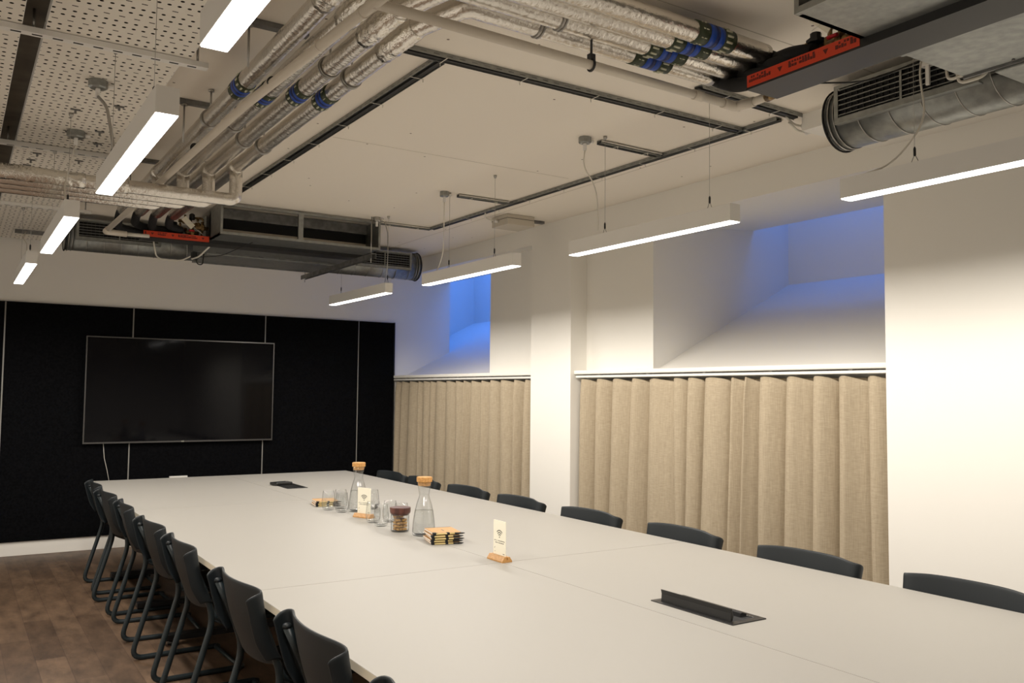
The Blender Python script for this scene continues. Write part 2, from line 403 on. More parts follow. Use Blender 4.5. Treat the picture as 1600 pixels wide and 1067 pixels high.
curtain(4.252, 2.83, 5.575, 1.615, 'wide pleated beige linen curtain in the nearer alcove', 3, 15)
curtain(4.252, 6.20, 8.985, 1.615, 'narrower pleated beige linen curtain in the far alcove by the black wall', 11, 16)
def track(y0, y1, label):
    t = thing('curtain_track', label, 'curtain track', (4.262, (y0+y1)/2, 1.63))
    h = (y1-y0)/2
    MB().box((-.058, -h, -.005), (-.03, h, .013)).build('rail', 'white_metal', t, bevel=.004)
    MB().box((-.03, -h, -.003), (.03, h, .004)).build('runner_channel', 'white_metal', t)
    n = int((y1-y0)/.5)
    for i in range(n):
        y = -h + .25 + i*(2*h-.5)/(n-1)
        MB().box((-.02, y-.012, .003), (.02, y+.012, .022)).build('bracket', 'white_metal', t)
track(2.82, 5.58, 'white curtain track above the nearer curtain')
track(6.18, 9.0, 'white curtain track above the far curtain')

# ------------------------------------------------------------------ conference table
TX0, TX1, TXM = .985, 3.215, 2.105; TZ = .74
rowsY = [(.78, 3.335), (3.337, 5.905), (5.907, 7.92)]
tb = thing('conference_table', 'very long white conference table made of joined tops', 'table', (TXM, 4.35, 0))
for (y0, y1) in rowsY:
    for (x0, x1) in ((TX0, TXM-.0008), (TXM+.0008, TX1)):
        m = MB(); m.box((x0-TXM, y0-4.35, TZ-.026), (x1-TXM, y1-4.35, TZ-.0015), 'table_edge'); m.box((x0-TXM+.0005, y0-4.35+.0005, TZ-.0015), (x1-TXM-.0005, y1-4.35-.0005, TZ), 'table_laminate')
        m.build('tabletop', None, tb)
    for yy in (y0+.45, y1-.45):
        y = yy-4.35
        for s in (-1, 1):
            lg = MB().box((s*.62-.03, y-.04, .045), (s*.62+.03, y+.04, .71)).build('leg', 'black_metal', tb, bevel=.004)
            MB().box((s*.62-.38, y-.035, .03), (s*.62+.38, y+.035, .065)).build('foot_bar', 'black_metal', lg, bevel=.004)
            MB().lathe([(.022, 0), (.028, .005), (.028, .025), (.02, .03)], (s*.62-.33, y, 0)).lathe([(.022, 0), (.028, .005), (.028, .025), (.02, .03)], (s*.62+.33, y, 0)).build('glide', 'black_plastic', lg)
        MB().box((-1.02, y-.025, .665), (1.02, y+.025, TZ-.026)).build('cross_beam', 'black_metal', tb)
for s in (-1, 1):
    MB().box((s*.85-.02, -3.3, .62), (s*.85+.02, 3.3, .665)).build('rail', 'black_metal', tb)
# table power boxes
def power_box(loc, L, label, open_=True):
    t = thing('table_power_box', label, 'power box', loc, 0, 'black power boxes in the table top')
    w = .082; h = L/2
    f = MB()
    for a, b_ in (((-w, -h), (w, -h+.03)), ((-w, h-.03), (w, h)), ((-w, -h+.03), (-w+.022, h-.03)), ((w-.03, -h+.03), (w, h-.03))):
        f.box((a[0], a[1], 0), (b_[0], b_[1], .0035))
    f.build('frame', 'black_plastic', t, bevel=.0012)
    MB().box((-w+.022, -h+.03, .0004), (w-.03, h-.03, .0012)).build('well', 'black_rubber', t)
    if open_:
        MB().prism([(-.058, .0035), (-.050, .0035), (-.044, .02), (-.052, .044), (-.060, .046), (-.056, .03)], 'y', -h+.03, h-.03).build('flap', 'black_plastic', t, bevel=.001)
        MB().prism([(.018, .0012), (.050, .0012), (.05, .010), (.03, .016), (.022, .014)], 'y', -h+.06, h-.03).build('brush_strip', 'black_rubber', t)
    else:
        MB().box((-w+.024, -h+.032, .0012), (w-.032, h-.032, .003)).build('flap', 'black_plastic', t, bevel=.001)
    return t
power_box((2.28, 2.25, TZ), .40, 'black power box with its flap up, nearest on the white table')
power_box((2.30, 6.85, TZ), .44, 'flat black power box near the far end of the table, under a small black device', False)
rc = thing('conference_remote', 'small black device lying on the far power box in the table', 'remote', (2.265, 6.93, TZ+.0036), .25)
MB().box((-.075, -.05, 0), (.075, .05, .022)).build('body', 'black_plastic', rc, bevel=.006, bseg=3)
MB().box((-.05, -.03, .022), (.02, .03, .0235)).build('keypad', 'chair_plastic', rc)
MB().box((.04, -.01, .022), (.06, .01, .024)).build('button', 'steel', rc)

# ------------------------------------------------------------------ chairs
def make_chair():
    t = thing('stacking_chair', '', 'chair', (0, 0, 0), 0, 'dark stacking chairs around the table')
    # back shell: hooked section swept down along the leaning back
    sec = [(-.254, -.050), (-.264, -.034), (-.270, -.014), (-.264, .003), (-.248, .010), (-.215, .006), (-.17, -.010), (-.1, -.026), (0, -.034)]
    sec = sec + [(-y, x) for y, x in sec[-2::-1]]
    vs = []; fs = []; N = 16; nc = len(sec)
    for j in range(N+1):
        v = j/N; z = .50 + .305*v; lean = .085 - .085*v - .012*math.sin(PI*v)
        for ci, (y, x) in enumerate(sec):
            e = abs(y)/.27
            zz = z - (.030, .014, .004, 0)[min(3, min(ci, nc-1-ci))]*(max(0, v-.7)/.3)**1.5
            if v > .5: zz -= .014*max(0, e-.55)**1.6/.3*(v-.5)*2
            if v < .35: zz += .05*max(0, e-.5)**2/.25*(.35-v)/.35
            pinch = 1 - .05*(1-v)
            vs.append((x + lean, y*pinch, zz))
    for j in range(N):
        for i in range(nc-1):
            q = j*nc+i; fs.append((q, q+1, q+nc+1, q+nc))
    bk = MB().add(vs, fs, None, True).build('backrest', 'chair_plastic', t, solid=.009)
    s_ = bk.modifiers.new('sub', 'SUBSURF'); s_.levels = 1; s_.render_levels = 1
    bk.modifiers.move(1, 0) if False else None
    # seat shell
    vs = []; fs = []; NX = 12; NY = 12
    for i in range(NX+1):
        u = i/NX; x = .10 + .40*u
        for j in range(NY+1):
            v = j/NY*2-1; y = v*.225*(1 - .08*u)
            z = .468 - .012*math.cos(v*PI/2)*math.sin(PI*min(1, u*1.2)) - .03*max(0, u-.8)**1.5/.09 - .045*max(0, abs(v)-.72)**1.5/.148*(1 - .5*u) + .035*max(0, .15-u)/.15
            vs.append((x, y, z))
    for i in range(NX):
        for j in range(NY):
            q = i*(NY+1)+j; fs.append((q, q+1, q+NY+2, q+NY+1))
    MB().add(vs, fs, None, True).build('seat', 'chair_plastic', t, solid=.01)
    for s in (-1, 1):
        y = s*.232
        p = arc_path([(-.008, y, .742), (.055, y, .60), (.10, y, .47), (-.035, y, .013), (.43, y, .013), (.44, y*.9, .013)], .07, 7)
        f = MB().tube(p, .0145, 12).build('side_frame', 'chair_tube', t)
        MB().lathe([(.0, 0), (.0155, 0), (.0155, .008), (.011, .014), (0, .016)], (-.008, y, .740), 12).build('end_cap', 'chair_plastic', f)
        MB().tube(arc_path([(.095, y, .485), (.13, y*.92, .452), (.42, y*.85, .445)], .03), .010, 10).build('seat_rail', 'chair_tube', f)
    MB().tube([(.425, -.228, .013), (.425, .228, .013)], .012, 10).build('floor_tube', 'chair_tube', t)
    MB().tube([(.16, -.215, .45), (.16, .215, .45)], .01, 10).build('cross_tube', 'chair_tube', t)
    return t
proto = make_chair(); used = 0
LY = [(7.26, 'far end, leftmost chair of the left row, against the black wall'), (6.56, 'second chair of the left row counted from the far wall'), (5.87, 'third chair of the left row counted from the far wall'), (5.01, 'fourth chair of the left row counted from the far wall'),
      (4.31, 'fifth chair of the left row, its full back seen with brown floor behind its legs'), (3.34, 'third chair of the left row counted from the camera'), (2.54, 'last full chair back of the left row, next to the camera corner chair'), (1.77, 'chair cut by the bottom photo edge, only its top edge showing')]
ll = ['dark chair at the far left end of the table, against the black wall', 'second dark chair from the far wall along the left table edge', 'third dark chair from the far wall along the left table edge',
      'fourth dark chair from the far wall along the left table edge', 'dark chair mid left row, fifth counted from the far wall', 'dark chair in the left row, third from the photo bottom',
      'largest full dark chair back at the bottom of the left row', 'dark chair cut by the photo bottom, only its top edge shows']
for i, (y, _) in enumerate(LY):
    place(proto, used, (.935 + (.01, -.004, .006, 0, .004, 0, .006, 0)[i], y, 0), (.0, .05, -.03, .04, .0, .02, -.02, .02)[i], ll[i], 'dark chairs along the left side of the table'); used = 1
rl = ['dark chair at the far end of the right row, before the black wall', 'second dark chair back from the far end of the right row, by the wall corner', 'dark chair back before the left part of the far curtain', 'dark chair back before the right edge of the far curtain',
      'dark chair back before the white column between curtains', 'dark chair back before the middle of the nearer curtain', 'dark chair back before the right end of the nearer curtain', 'nearest dark chair back on the right, before the white wall']
for i, y in enumerate((6.98, 6.40, 5.66, 4.93, 4.18, 3.40, 2.60, 1.86)):
    place(proto, used, (3.255 + (0, .01, 0, -.01, 0, .01, 0, .01)[i], y, 0), PI + (.02, -.04, .03, 0, .02, -.02, .03, 0)[i], rl[i], 'dark chairs along the right side of the table')

# ------------------------------------------------------------------ things on the table
def make_carafe():
    t = thing('water_carafe', '', 'carafe', (0, 0, 0), 0, 'glass carafes with cork stoppers')
    out = [(.056, .002), (.0605, .008), (.061, .02), (.058, .07), (.051, .12), (.041, .165), (.0295, .20), (.0265, .212), (.028, .225), (.033, .25), (.037, .268), (.0395, .283)]
    inn = [(r-.0026, z) for r, z in out[::-1] if z > .012] + [(.05, .010), (0, .009)]
    MB().lathe([(0, .0)] + [(.05, 0)] + out + inn, (0, 0, 0), 36).build('glass_body', 'glass', t)
    wi = [(0, .0092), (.0499, .0102)] + [(r-.0027, z) for r, z in out if .012 < z < .13] + [(.0485, .132), (0, .132)]
    MB().lathe(wi, (0, 0, 0), 36).build('water', 'water', t)
    MB().lathe([(0, .262), (.0325, .262), (.0365, .282), (.0412, .2835), (.0418, .305), (.040, .308), (0, .308)], (0, 0, 0), 48, smooth=False).build('cork_stopper', 'cork', t)
    return t
cf = make_carafe()
place(cf, 0, (2.14, 4.17, TZ), 0, 'nearer glass carafe with cork stopper, beside the notebook stack')
place(cf, 1, (2.20, 5.20, TZ), 0, 'farther glass carafe with cork stopper, behind the small sign')
def make_glass():
    t = thing('drinking_glass', '', 'glass', (0, 0, 0), 0, 'empty stemless drinking glasses on the table')
    out = [(.026, .0), (.034, .006), (.040, .02), (.043, .042), (.0425, .06), (.039, .09), (.0345, .122)]
    prof = [(0, 0)] + out + [(.0335, .1225)] + [(r-.0018, z) for r, z in out[::-1] if z > .01] + [(.026, .011), (0, .010)]
    MB().lathe(prof, (0, 0, 0), 32).build('bowl', 'glass', t)
    return t
gl = make_glass()
gp = [((2.06, 5.35), 'leftmost empty glass, before the far notebook stack'), ((2.095, 5.21), 'empty glass second from left, overlapping the leftmost glass'), ((2.155, 5.38), 'empty glass just left of the farther carafe, behind the second glass'),
      ((2.33, 5.27), 'empty glass just right of the farther carafe and the far sign'), ((2.09, 4.715), 'empty glass right beside the wooden foot of the far sign'), ((2.075, 4.57), 'nearest empty glass, left of the biscuit jar'), ((2.19, 4.70), 'empty glass behind and left of the biscuit jar'), ((2.20, 4.57), 'empty glass mostly hidden behind the biscuit jar')]
for i, (p, l) in enumerate(gp): place(gl, i, (*p, TZ), 0, l)
jar = thing('biscuit_jar', 'small glass jar with dark wooden lid holding wrapped biscuits', 'jar', (2.09, 4.355, TZ))
MB().lathe([(0, 0), (.046, 0), (.05, .004), (.05, .092), (.047, .098), (.0455, .098), (.0475, .09), (.0475, .006), (0, .005)], (0, 0, 0), 32).build('glass_body', 'glass', jar)
MB().lathe([(0, .088), (.044, .088), (.046, .094), (.053, .098), (.0565, .106), (.0570, .124), (.0575, .125), (.0575, .1275), (.055, .130), (0, .130)], (0, 0, 0), 48, smooth=False).build('lid', 'dark_wood', jar)
rb = random.Random(5)
for i in range(9):
    lz = .0065 + (i//2)*.0165; ang = rb.uniform(-.3, .3) + (PI/2 if (i//2) % 2 else 0)
    s = -1 if i % 2 else 1
    dx, dy = (-math.sin(ang)*.0155*s, math.cos(ang)*.0155*s)
    bq = MB().box((-.027, -.0135, 0), (.027, .0135, .0135)).build('wrapped_biscuit', 'biscuit_wrap', None, bevel=.003)
    bq.location = (2.09+dx, 4.355+dy, TZ+lz); bq.rotation_euler = (0, 0, ang)
    tag(bq, 'small brown and gold wrapped biscuit inside the glass jar', 'biscuit', 'wrapped biscuits in the jar')

def make_notebook():
    t = thing('notebook', '', 'notebook', (0, 0, 0), 0, 'kraft notebooks')
    W, L, H = .072, .088, .0095      # half width (x), half length (y), height
    MB().box((-W, -L, 0), (W, L, .0012)).build('back_cover', 'kraft', t)
    MB().box((-W+.001, -L+.002, .0012), (W-.001, L-.001, H-.0012)).build('pages', 'paper', t)
    cv = MB().box((-W, -L, H-.0012), (W, L, H)).build('cover', 'kraft', t)
    MB().box((-.004, -.03, H), (.002, .02, H+.0003)).build('cover_print', 'print', cv)
    sp = MB()
    for i in range(17):
        x = -W+.008 + i*(2*W-.016)/16
        sp.tube([(x + .001*math.sin(a), L + .0045*math.cos(a)-.001, H*.5 + (H*.5+.002)*math.sin(a)) for a in [k*2*PI/10 for k in range(11)]], .0009, 5)
    sp.build('spiral_binding', 'black_metal', t)
    lp = MB().box((-.004, -L-.0085, .0005), (.010, -L+.012, H+.0009)).build('pen_loop', 'black_rubber', t)
    MB().box((-W-.001, -L-.001, .0005), (-W+.022, -L+.002, H+.0006)).box((-W-.0005, -L-.0055, .0003), (-W+.016, -L+.022, H+.0007)).build('corner_strap', 'black_rubber', t)
    pn = MB().tube([(-W+.012, -L-.0045, H*.5), (W-.035, -L-.0045, H*.5)], .0040, 10).build('pen', 'pen_body', t)
    MB().tube([(W-.036, -L-.0045, H*.5), (W+.006, -L-.0045, H*.5), (W+.018, -L-.0045, H*.5)], .004, 10, rads=[.0043, .0043, .0012]).build('pen_grip', 'black_plastic', pn)
    return t
nb = make_notebook(); u = 0
names = ['lowest of the five kraft notebooks stacked beside the nearer carafe', 'second from the bottom in the near stack of kraft notebooks', 'middle notebook in the near stack of five kraft notebooks', 'fourth from the bottom in the near stack of kraft notebooks', 'top kraft notebook of the near stack, beside the nearer carafe']
for i in range(5):
    place(nb, u, (2.135 + (.0, -.004, .003, -.002, .006)[i], 3.955 + (0, .003, -.003, .002, .006)[i], TZ + i*.0117), -.26 + (0, .03, -.02, .02, .05)[i], names[i], 'kraft notebooks in the near stack'); u = 1
names = ['bottom kraft notebook of the small far stack left of the glasses', 'middle kraft notebook of the small far stack left of the glasses', 'top kraft notebook of the small far stack left of the glasses']
for i in range(3):
    place(nb, 1, (2.13 + (0, .003, .004)[i], 5.60 + (0, .002, .004)[i], TZ + i*.0117), -.18 + (.02, -.02, .03)[i], names[i], 'kraft notebooks in the far stack')

def wifi_sign(loc, rz, label):
    t = thing('table_sign', label, 'sign', loc, rz, 'small wifi signs in wooden holders')
    MB().prism([(-.026, 0), (.026, 0), (.026, .006), (.014, .024), (.002, .024), (.002, .012), (-.002, .012), (-.002, .024), (-.014, .024), (-.026, .006)], 'y', -.066, .066).build('wooden_holder', 'oak', t)
    cd = MB().box((-.0012, -.052, .0125), (.0012, .052, .178)).build('card', 'card', t)
    # printed on the face towards -x: wifi arcs, a dot and two lines of small print
    pr = MB(); X0, X1 = -.0016, -.0012; cz = .103
    for r0, r1 in ((.010, .0145), (.0195, .0240), (.029, .0335)):
        n = 10; pts = [(r1*math.sin(a), cz + r1*math.cos(a)) for a in [(-.8 + 1.6*k/n) for k in range(n+1)]] + [(r0*math.sin(a), cz + r0*math.cos(a)) for a in [(.8 - 1.6*k/n) for k in range(n+1)]]
        for k in range(n): pr.prism([pts[k], pts[k+1], pts[2*n+1-k-1], pts[2*n+1-k]], 'x', X0, X1)
    pr.prism([(.0035*math.cos(a), cz+.001 + .0035*math.sin(a)) for a in [k*PI/5 for k in range(10)]], 'x', X0, X1)
    pr.build('wifi_symbol', 'print', cd)
    tx = MB(); rr = random.Random(9)
    for zz, half in ((.087, .045), (.0775, .037)):
        y = -half
        while y < half:
            w_ = rr.uniform(.0022, .0034)
            if rr.random() > .16: tx.box((X0, y, zz - .0013), (X1, min(y+w_, half), zz + rr.choice((.0012, .0012, .0024))))
            y += w_ + .0009
    tx.box((X0, -.045, .030), (X1, -.030, .0325)); tx.box((X0, .036, .055), (X1, .040, .057)); tx.box((X0, .034, .036), (X1, .040, .0375)); tx.box((X0, .040, .050), (X1, .042, .055))
    tx.build('printed_text', 'print', cd)
wifi_sign((2.125, 3.385, TZ), 0, 'nearer small white wifi sign in a wooden holder, alone on the table')
wifi_sign((2.125, 4.93, TZ), .42, 'farther small white wifi sign in a wooden holder, between the glasses')

# ------------------------------------------------------------------ linear pendant lamps
def pendant(x, y0, y1, label, group, cabs, zb=2.295, tops=(CE, CE)):
    yc = (y0+y1)/2; h = (y1-y0)/2; W = .033; H = .085
    t = thing('linear_pendant', label, 'lamp', (x, yc, zb), 0, group)
    hs = MB(); hs.box((-W, -h, .004), (-W+.003, h, H)).box((W-.003, -h, .004), (W, h, H)).box((-W+.003, -h, H-.003), (W-.003, h, H)).box((-W+.003, -h, .004), (W-.003, -h+.003, H-.003)).box((-W+.003, h-.003, .004), (W-.003, h, H-.003))
    hs.build('housing', 'white_metal', t)
    MB().box((-W+.002, -h+.001, 0), (W-.002, h-.001, .0115)).build('diffuser', 'lamp_diffuser', t, bevel=.002)
    for yy, CT in zip(cabs, tops):
        c = MB().tube([(0, yy-yc, H+.05), (0, yy-yc, CT-zb-.012)], .0011, 6).build('suspension_wire', 'steel', t)
        MB().lathe([(.006, 0), (.011, .012), (.011, .02)], (0, yy-yc, CT-zb-.0205), 14).lathe([(.004, .03), (.005, .034), (.005, .058), (.002, .066)], (0, yy-yc, H), 10, 'black_metal').tube([(0, yy-yc-.018, H), (0, yy-yc-.004, H+.03)], .0012, 5).tube([(0, yy-yc+.018, H), (0, yy-yc+.004, H+.03)], .0012, 5).build('wire_gripper', 'steel', c)
    ld = bpy.data.lights.new('lamp_light', 'AREA'); ld.shape = 'RECTANGLE'; ld.size = 2*W-.012; ld.size_y = 2*h-.01
    ld.energy = LAMP_W*(y1-y0)/1.24; ld.color = LAMP_COL; 
    # wide beam of the prismatic lens: brightest towards its edge, fading out between 65 and 88 degrees from straight down
    ld.use_nodes = True; nt = ld.node_tree; em = nt.nodes['Emission']
    ge = nd(nt, 'ShaderNodeNewGeometry'); dt = nd(nt, 'ShaderNodeVectorMath', operation='DOT_PRODUCT')
    nt.links.new(ge.outputs['Normal'], dt.inputs[0]); nt.links.new(ge.outputs['Incoming'], dt.inputs[1])
    ab = nd(nt, 'ShaderNodeMath', operation='ABSOLUTE'); nt.links.new(dt.outputs['Value'], ab.inputs[0])
    mr = nd(nt, 'ShaderNodeMapRange'); mr.inputs['From Min'].default_value = .08; mr.inputs['From Max'].default_value = .42; nt.links.new(ab.outputs[0], mr.inputs['Value'])
    pw = nd(nt, 'ShaderNodeMath', operation='POWER'); pw.inputs[1].default_value = -1.0; nt.links.new(ab.outputs[0], pw.inputs[0])
    mu = nd(nt, 'ShaderNodeMath', operation='MULTIPLY'); nt.links.new(mr.outputs[0], mu.inputs[0]); nt.links.new(pw.outputs[0], mu.inputs[1])
    nt.links.new(mu.outputs[0], em.inputs['Strength'])
    lo = bpy.data.objects.new('lamp_light', ld); COL.objects.link(lo); lo.parent = t; lo.location = (0, 0, -.002)
    return t
gr, glf = 'white linear lamps over the right side of the table', 'white linear lamps along the left side'
pendant(3.03, .96, 2.205, 'white linear lamp at the upper right photo edge', gr, (1.9, 1.3), tops=(CE, 2.664))
pendant(3.00, 2.77, 4.01, 'long white linear lamp before the nearer alcove, right of centre', gr, (2.93, 3.72))
pendant(2.955, 4.54, 5.79, 'white linear lamp before the far alcove window', gr, (4.81, 5.43))
pendant(2.945, 6.42, 7.66, 'smallest right lamp, nearest the television wall', gr, (6.45, 7.45), tops=(CE, 2.664))
pendant(.485, .82, 2.055, 'white linear lamp cut by the top photo edge, left of centre', glf, (1.0, 1.8), tops=(2.924, 2.924))
pendant(.495, 2.63, 3.87, 'big white linear lamp at upper left with a visible end face', glf, (2.85, 3.7), tops=(2.849, 2.849))
pendant(.44, 4.49, 5.78, 'middle left white linear lamp under the foil pipes', glf, (4.7, 5.5), tops=(2.849, 2.849))
pendant(.40, 6.33, 7.61, 'small white linear lamp at the left photo edge before the far wall', glf, (6.5, 7.4), tops=(2.849, 2.849))

# ceiling junction boxes with flexes
def jbox(x, y, label, size=.036, mt='galvanised', z=CE):
    t = thing('junction_box', label, 'junction box', (x, y, z), 0, 'round grey ceiling junction boxes')
    MB().lathe([(size, 0), (size, -.03), (size*.85, -.036), (0, -.036)][::-1], (0, 0, 0), 8, smooth=False).build('body', mt, t)
    MB().lathe([(.010, -.075), (.010, -.036), (.014, -.036), (.014, -.03)], (0, 0, 0), 12).build('cable_gland', 'white_plastic', t)
    MB().tube([(size-.005, 0, -.016), (size+.022, 0, -.016)], .010, 10).build('side_gland', 'white_plastic', t)
    return t
def flex(pts, label, mt='cable_white', r=.0038):
    return tag(MB().tube(arc_path(pts, .08, 6), r, 8).build('power_flex', mt), label, 'cable', 'thin flexes of the ceiling lamps')
jbox(2.92, 3.80, 'grey junction box on the ceiling over the long right lamp')
flex([(2.92, 3.80, CE-.07), (2.90, 3.79, 2.76), (2.955, 3.74, 2.64), (2.955, 3.72, 2.45), (2.965, 3.74, 2.40)], 'white flex hanging to the left end of the long right lamp')
jbox(2.905, 5.42, 'grey junction box on the ceiling above the lamp before the far alcove', .034)
flex([(2.905, 5.42, CE-.07), (2.90, 5.41, 2.74), (2.91, 5.43, 2.5), (2.935, 5.55, 2.40), (2.95, 5.62, 2.383)], 'white flex hanging to the lamp before the far alcove')
jbox(2.885, 6.55, 'grey junction box at the ceiling beside the duct frame', .034, 'steel')
flex([(2.885, 6.55, CE-.034), (2.93, 6.5, CE-.03), (2.945, 6.46, 2.8), (2.94, 6.44, 2.55), (2.945, 6.5, 2.382)], 'grey flex going down to the smallest right lamp', 'steel')
flex([(3.22, 1.98, 2.86), (3.10, 1.92, 2.75), (3.08, 1.88, 2.55), (3.04, 2.0, 2.40), (3.03, 2.15, 2.383)], 'grey flex looping from the air unit to the right edge lamp', 'cable_white')
jbox(.487, 4.13, 'dark grey box on the perforated panels left of the big left lamp', .04, z=2.849)
flex([(.487, 4.13, 2.78), (.515, 4.05, 2.72), (.52, 3.85, 2.5), (.50, 3.7, 2.384)], 'grey conduit from the ceiling box to the big left lamp', 'steel', .007)
jbox(.497, 5.02, 'grey box on the perforated panels above the middle left lamp', .045, z=2.849)
flex([(.497, 5.02, 2.78), (.48, 5.0, 2.7), (.45, 5.0, 2.55), (.44, 4.75, 2.384)], 'white flex hanging to the middle left lamp')
flex([(.47, 8.2, 2.80), (.43, 7.9, 2.7), (.42, 7.2, 2.55), (.40, 6.8, 2.384)], 'white flex hanging to the small left lamp by the far wall')

# ------------------------------------------------------------------ ceiling cable trays
def ctray(name, pts, wid, label, group='metal cable trays fixed to the ceiling', sg=1):
    a, b_ = Vector((*pts[0], 0)), Vector((*pts[1], 0)); L = (b_-a).length; ang = math.atan2(b_.y-a.y, b_.x-a.x)
    t = thing(name, label, 'cable tray', ((a.x+b_.x)/2, (a.y+b_.y)/2, CE), ang, group)
    h = L/2; w = wid/2
    tr = MB(); tr.box((-h, -w, -.022), (h, -w+.002, -.001)).box((-h, w-.002, -.022), (h, w, -.001)).box((-h, -w+.002, -.004), (h, w-.002, -.001))
    n = int(L/.06)
    for i in range(n):
        x = -h + (i+.5)*L/n
        tr.box((x-.014, -w-.0004, -.015), (x+.014, -w, -.010), 'galvanised_dark'); tr.box((x-.014, w, -.015), (x+.014, w+.0004, -.010), 'galvanised_dark')
    tr.mats = ['galvanised'] + tr.mats; tr.m = [i if i == -1 else i+1 for i in tr.m]
    tr.build('tray', None, t)
    c = MB(); y = sg*w*.45; c.box((-h, y-w*.42, -.017), (h, y+w*.42, -.006), 'cable_strip_black')  # flat dark strip along one side of the tray
    c.tube([(-h, sg*(w+.008), -.010), (h, sg*(w+.008), -.010)], .004, 8, 'cable_white')
    c.build('strip_and_cable', None, t)
    n = max(2, int(L/.38))
    for i in range(n):
        x = -h + (i+.5)*L/n; a0, a1 = sorted((-sg*(w+.003), sg*(w+.013)))
        MB().box((x-.0022, a0, -.0235), (x+.0022, a1, -.0222)).box((x-.0015, sg*(w+.006), -.036), (x+.0015, sg*(w+.009), -.0222)).build('cable_tie', 'cable_white', t)
ctray('cable_tray', ((1.50, 3.20), (3.54, 3.20)), .055, 'long grey cable tray crossing the ceiling beside the cream pipe')
ctray('cable_tray', ((1.70, 3.24), (1.66, 6.64)), .055, 'grey cable tray running beside the foil pipes to the far duct', sg=-1)
ctray('cable_tray', ((3.52, 2.95), (3.46, 6.68)), .042, 'grey cable tray running along the right side of the ceiling', sg=-1)
ctray('cable_tray', ((3.46, 6.70), (2.93, 6.70)), .036, 'short grey cable tray between the wall side tray and the far duct')
ctray('cable_tray', ((3.48, 3.81), (3.02, 3.80)), .04, 'short grey tray branch to the box over the long right lamp')
ctray('cable_tray', ((3.44, 5.42), (3.02, 5.43)), .036, 'short grey tray branch to the box before the far alcove')
ctray('cable_tray', ((2.85, 2.85), (3.57, 2.87)), .055, 'grey cable tray below the black hoses of the near air unit')
eb = thing('wiring_box', 'beige rectangular wiring box on the ceiling by the right wall', 'wiring box', (3.80, 5.90, CE))
MB().box((-.13, -.12, -.085), (.13, .12, -.001)).build('body', 'beam_cream', eb, bevel=.004)
MB().box((-.132, -.122, -.035), (.132, .122, -.032)).build('lid_seam', 'print', eb)
MB().tube([(-.17, .02, -.045), (-.13, .02, -.045)], .012, 10).build('gland', 'white_plastic', eb)
MB().box((.13, -.02, -.022), (.30, .02, -.001)).build('tray_stub', 'galvanised_dark', eb)
flex([(3.63, 5.92, CE-.045), (3.55, 5.93, CE-.03), (3.475, 5.80, CE-.02)], 'white cable from the wall side tray into the beige wiring box', 'cable_white', .006)
for i, (dx, lab) in enumerate(((0, 'left'), (.045, 'right'))):
    cg = thing('cable_gland', 'white cable gland on the boxing end, %s one of the pair' % lab, 'cable gland', (3.63+dx*.6, 2.862, CE-.045-dx*.6))
    MB().tube([(0, 0, 0), (0, .03, 0)], .014, 12).build('nut', 'white_plastic', cg)
    MB().tube(arc_path([(0, .03, 0), (-.03, .06, .012), (-.13, .03, .03)], .03), .006, 8).build('cable', 'cable_white', cg)

# ------------------------------------------------------------------ foil pipes
PZ = 2.79; PR = .039
def band(parent, p0, axis, L=.155, r=PR+.0025, flip=False):
    A = Vector(axis); p = Vector(p0) - A*L/2; m = MB()
    seq = [('band_green', .3), ('band_blue', .14), ('band_navy', .10), ('band_blue', .14), ('band_green', .32)]
    if flip: seq = seq[::-1]
    q = p; g = []
    for mt, f in seq:
        e = q + A*L*f; m.tube([q, e], r + (.0006 if 'blue' in mt or 'navy' in mt else 0), 20, mt); g.append((q, e)); q = e
    s0 = Vector((0, 0, 1)); s1 = A.cross(s0)
    q, e = g[-1] if not flip else g[0]
    for k in range(12):
        a = 2*PI*k/12; d = (s0*math.sin(a) + s1*math.cos(a))*(r+.0002)
        m.tube([q.lerp(e, .15)+d, q.lerp(e, .62)+d], .0042, 6, 'band_cream')
    q, e = g[0] if not flip else g[-1]
    for k in range(8):
        a = 2*PI*k/8; d = (s0*math.sin(a) + s1*math.cos(a))*(r+.0002)
        m.tube([q.lerp(e, .3)+d, q.lerp(e, .45)+d], .0022, 5, 'band_cream'); m.tube([q.lerp(e, .55)+d, q.lerp(e, .75)+d], .0022, 5, 'band_cream')
    m.build('identification_band', None, parent)
def strap(parent, p, axis, r=PR+.004):
    A = Vector(axis); s0 = Vector((0, 0, 1)); s1 = A.cross(s0); p = Vector(p)
    pts = [p + (s0*math.sin(a) + s1*math.cos(a))*r for a in [2*PI*k/20 for k in range(21)]]
    m = MB().tube(pts, .0035, 6).tube([q + A*.014 for q in pts], .0035, 6)
    m.tube([p + s0*r, Vector((p.x, p.y, CE-.002))], .0045, 8).lathe([(.014, 0), (.014, .008)], (p.x, p.y, CE-.01), 10)
    m.build('pipe_clamp', 'steel', parent)
def fpipe(pts, label, r=PR, group='foil wrapped pipes', rad=.035):
    pp = arc_path(pts, rad, 5, .035)
    t = tag(MB().tube(pp, r, 20, jit=.022).build('insulated_pipe', 'foil'), label, 'pipe', group)
    return t
xp = [.985, 1.10, 1.218, 1.335]; yx = [2.245, 2.34, 2.435, 2.53]; xe = [2.60, 2.62, 2.61, 2.60]; legy = [5.43, 5.31, 5.19, 5.04]
ol = ['leftmost', 'second from left', 'third from left', 'rightmost']
